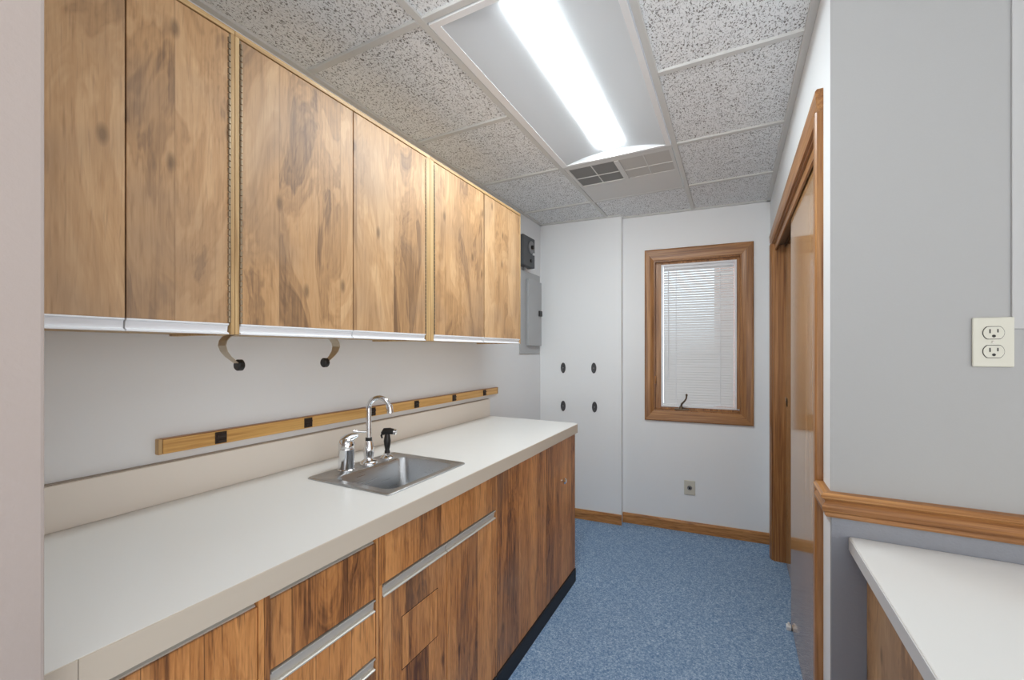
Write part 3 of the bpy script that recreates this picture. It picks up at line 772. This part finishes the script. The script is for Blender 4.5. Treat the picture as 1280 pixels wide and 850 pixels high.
# ------------------------------------------------------------------ breaker panel and box on the left wall
ep = thing('breaker_panel', (XB, 3.02, 1.31), 'grey electrical breaker panel on the wall beyond the wall cabinets', 'electrical panel')
m = MB(); m.box(XB, XB+.010, 2.82, 3.185, 1.312, 1.945, .003); m.build('cover', M_['grey'], ep)
m = MB(); m.box(XB+.010, XB+.034, 2.925, 3.165, 1.375, 1.885, .004); dd = m.build('door', M_['grey'], ep)
m = MB(); m.box(XB+.034, XB+.044, 3.105, 3.158, 1.612, 1.655, .002); m.build('latch', M_['black'], dd)
tb = thing('timer_box', (XB, 2.88, 1.965), 'dark grey wall timer box above the breaker panel', 'electrical box')
m = MB(); m.box(XB+.0005, XB+.060, 2.775, 2.975, 1.967, 2.190, .004); m.build('housing', M_['greyd'], tb)
m = MB(); m.lathe([(.048, 0), (.048, .006), (.042, .009), (.030, .007), (0, .007)], (XB+.060, 2.905, 2.115), 'x', 28, False); m.build('dial', M_['mgrey'], tb, True)
m = MB(); m.lathe([(.016, 0), (.014, .016), (0, .017)], (XB+.067, 2.905, 2.115), 'x', 16, False); m.build('dial_knob', M_['black'], tb, True)
m = MB(); m.box(XB+.060, XB+.072, 2.930, 2.955, 2.062, 2.078, .002); m.build('switch', M_['white'], tb)
m = MB(); m.lathe([(.014, 0), (.013, .008), (0, .009)], (XB+.060, 2.905, 2.015), 'x', 16, False); m.build('push_button', M_['black'], tb, True)
m = MB(); m.tube([(XB+.020, 2.87, 1.966), (XB+.020, 2.87, 1.9455)], .011, 14); m.build('conduit', M_['mgrey'], tb, True)

# ------------------------------------------------------------------ oval hole covers on the end wall chase
def oval(x, z, label):
    t = thing('wall_grommet', (x, -.07, z-.042), label, 'grommet', 'dark oval grommets in the end wall', M=FAR)
    m = MB(); m.lathe([(.0, -.0005), (1.0, -.0005), (1.0, -.004), (.86, -.007), (.70, -.0045), (0, -.0045)], (0, 0, 0), 'y', 28, False)
    for v in m.bm.verts: v.co.x *= .020; v.co.z *= .042
    m.bm.transform(FAR @ Matrix.Translation((x, -.07, z))); bmesh.ops.recalc_face_normals(m.bm, faces=m.bm.faces)
    m.build('plate', M_['dgrey'], t, True)
    m = MB(FAR); m.lathe([(.005, -.0044), (.0045, -.0075), (0, -.008)], (x, -.07, z), 'y', 12, False); m.build('screw', M_['mgrey'], t, True)
K = 1/math.cos(math.atan(.08))
oval(-1.226*K, 1.197, 'upper left dark oval grommet in the end wall, beside the breaker panel')
oval(-.978*K, 1.199, 'upper right dark oval grommet in the end wall')
oval(-1.226*K, .889, 'lower left dark oval grommet in the end wall, just above the countertop corner')
oval(-.972*K, .893, 'lower right dark oval grommet in the end wall')

# jack plate under the window
jp = thing('wall_jack', (-.286, 0, .272), 'small ivory wall plate with one round jack below the window', 'wall jack', M=FAR)
m = MB(FAR); m.box(-.324, -.248, -.006, -.0003, .272, .378, .003); m.build('plate', M_['ivoryd'], jp)
m = MB(FAR); m.lathe([(.017, -.0055), (.016, -.009), (.010, -.0095), (.009, -.006), (0, -.006)], (-.286, 0, .325), 'y', 22, False); m.build('jack_ring', M_['mgrey'], jp, True)
m = MB(FAR); m.lathe([(.0055, -.006), (.0055, -.012), (0, -.012)], (-.286, 0, .325), 'y', 12, False); m.build('jack_pin', M_['black'], jp, True)
# duplex outlet on the near right wall
ot = thing('wall_outlet', (.529, YN, 1.300), 'ivory duplex power outlet on the near right wall above the chair rail', 'outlet')
ox, oz = .5295, 1.3555
pl = MB().box(ox-.0345, ox+.0345, YN-.006, YN-.0003, oz-.057, oz+.057, .0025).build('cover_plate', M_['ivory'], ot)
for dz in (-.0215, .0215):
    m = MB(); P = []
    for i in range(28):
        a = 2*PI*i/28; P.append((ox+.0172*math.cos(a), YN-.006, oz+dz+max(-.0138, min(.0138, .0172*math.sin(a)))))
    m.prism(P, (0, -.0022, 0)); rc_ = m.build('receptacle', M_['ivory'], ot)
    m = MB(); Q = [(ox+(p[0]-ox)*1.07, YN-.0061, oz+dz+(p[2]-oz-dz)*1.09) for p in P]; m.prism(Q, (0, -.0003, 0)); m.build('outline', M_['slot'], ot)
    m = MB(); m.box(ox-.0075, ox-.0053, YN-.0086, YN-.0081, oz+dz-.001, oz+dz+.0085); m.box(ox+.0053, ox+.0075, YN-.0086, YN-.0081, oz+dz+.0005, oz+dz+.0085)
    m.lathe([(.0032, -.0081), (.0032, -.0086)], (ox, YN, oz+dz-.0075), 'y', 12); m.build('slots', M_['slot'], rc_)
m = MB(); m.lathe([(.003, -.006), (.0027, -.0075), (0, -.0076)], (ox, YN, oz), 'y', 12, False); m.build('screw', M_['alu'], ot, True)
# white board on the wall, cut by the picture edge
tag(MB().box(.560, 1.30, YN-.004, YN-.0003, 1.385, 2.150, .002).build('wall_board', M_['panelwhite']), 'plain white board on the right wall behind the outlet, at the edge of the picture', 'wall board')

# ------------------------------------------------------------------ desk at the right
DZ = .855
dt = thing('worktop', (.86, 1.05, DZ-.036), 'short white laminate worktop against the right wall below the chair rail', 'worktop')
m = MB(); m.box(.266, 1.50, .74, YN-.003, DZ-.036, DZ, .003); m.build('top', M_['formica'], dt)
m = MB(); m.box(.2645, .2662, .743, YN-.005, DZ-.034, DZ-.003); m.build('edge_band', M_['edge'], dt)['label'] = 'grey edge band'
dc = thing('desk_cabinet', (.85, 1.05, 0), 'wood desk cabinet carrying the short white worktop at the right', 'base cabinet')
m = MB(); m.box(.302, .320, .775, YN-.003, .0, DZ-.036, .001, 1); m.build('side_panel', M_['lam'], dc)
m = MB(); m.box(1.462, 1.48, .775, YN-.003, .0, DZ-.036); m.box(.320, 1.462, YN-.020, YN-.003, .0, DZ-.036); m.build('back_and_end', M_['lam'], dc)
m = MB(); m.box(.3205, 1.4615, .775, .793, DZ-.16, DZ-.0365); m.build('apron', M_['lam'], dc)

# ------------------------------------------------------------------ light
def area(name, loc, rot, sx, sy, power, color=(1, 1, 1)):
    d = bpy.data.lights.new(name, 'AREA'); d.shape = 'RECTANGLE'; d.size = sx; d.size_y = sy; d.energy = power; d.color = color
    o = bpy.data.objects.new(name, d); col.objects.link(o); o.location = loc; o.rotation_euler = rot; return o
area('room_fill_near', (.45, -.55, CZ-.01), (0, 0, 0), 1.2, .6, 3, (1, .97, .93))  # no fixture here: fill added for the unseen room behind the camera
area('room_fill_back', (.45, -2.1, CZ-.01), (0, 0, 0), 1.2, .6, 6, (1, .97, .93))  # second added fill further back, out of view
area('side_fill_light', (1.86, -.7, 1.25), (0, PI/2, 0), 1.9, 3.2, 16, (1, .96, .91))  # unseen fill added to light the left cabinets; this wall has no window
area('ceiling_fill_uplight', (.75, -1.0, .9), (PI-math.radians(24), 0, 0), 1.3, .9, 12.5, (.97, .99, 1))  # unseen uplight added to brighten the ceiling tiles
bl_ = area('back_fill_light', (-.25, -2.6, 1.25), (PI/2+math.radians(20), 0, math.radians(4)), 1.0, 1.3, 5.0, (.97, .99, 1))  # unseen fill added for the far ceiling and end wall; no window there
bl_.data.spread = math.radians(50)
wld = bpy.data.worlds.new('sky'); scn.world = wld; wld.use_nodes = True
bg = wld.node_tree.nodes['Background']; bg.inputs['Color'].default_value = (.80, .88, 1.0, 1); bg.inputs['Strength'].default_value = 2.0

# ------------------------------------------------------------------ camera
cam = bpy.data.cameras.new('camera'); co = bpy.data.objects.new('camera', cam); col.objects.link(co)
cam.sensor_width = 36; cam.sensor_fit = 'HORIZONTAL'; cam.lens = 36*529.45/1280; cam.shift_y = (438.3-425)/1280
cam.clip_start = .02
co.location = (0, 0, 1.336); co.rotation_euler = (PI/2, 0, .4814)
scn.camera = co
scn.cycles.max_bounces = 12; scn.cycles.diffuse_bounces = 8
scn.view_settings.view_transform = 'Standard'; scn.view_settings.look = 'None'
scn.view_settings.exposure = 0.67; scn.view_settings.gamma = 1.0; scn.view_settings.use_curve_mapping = False
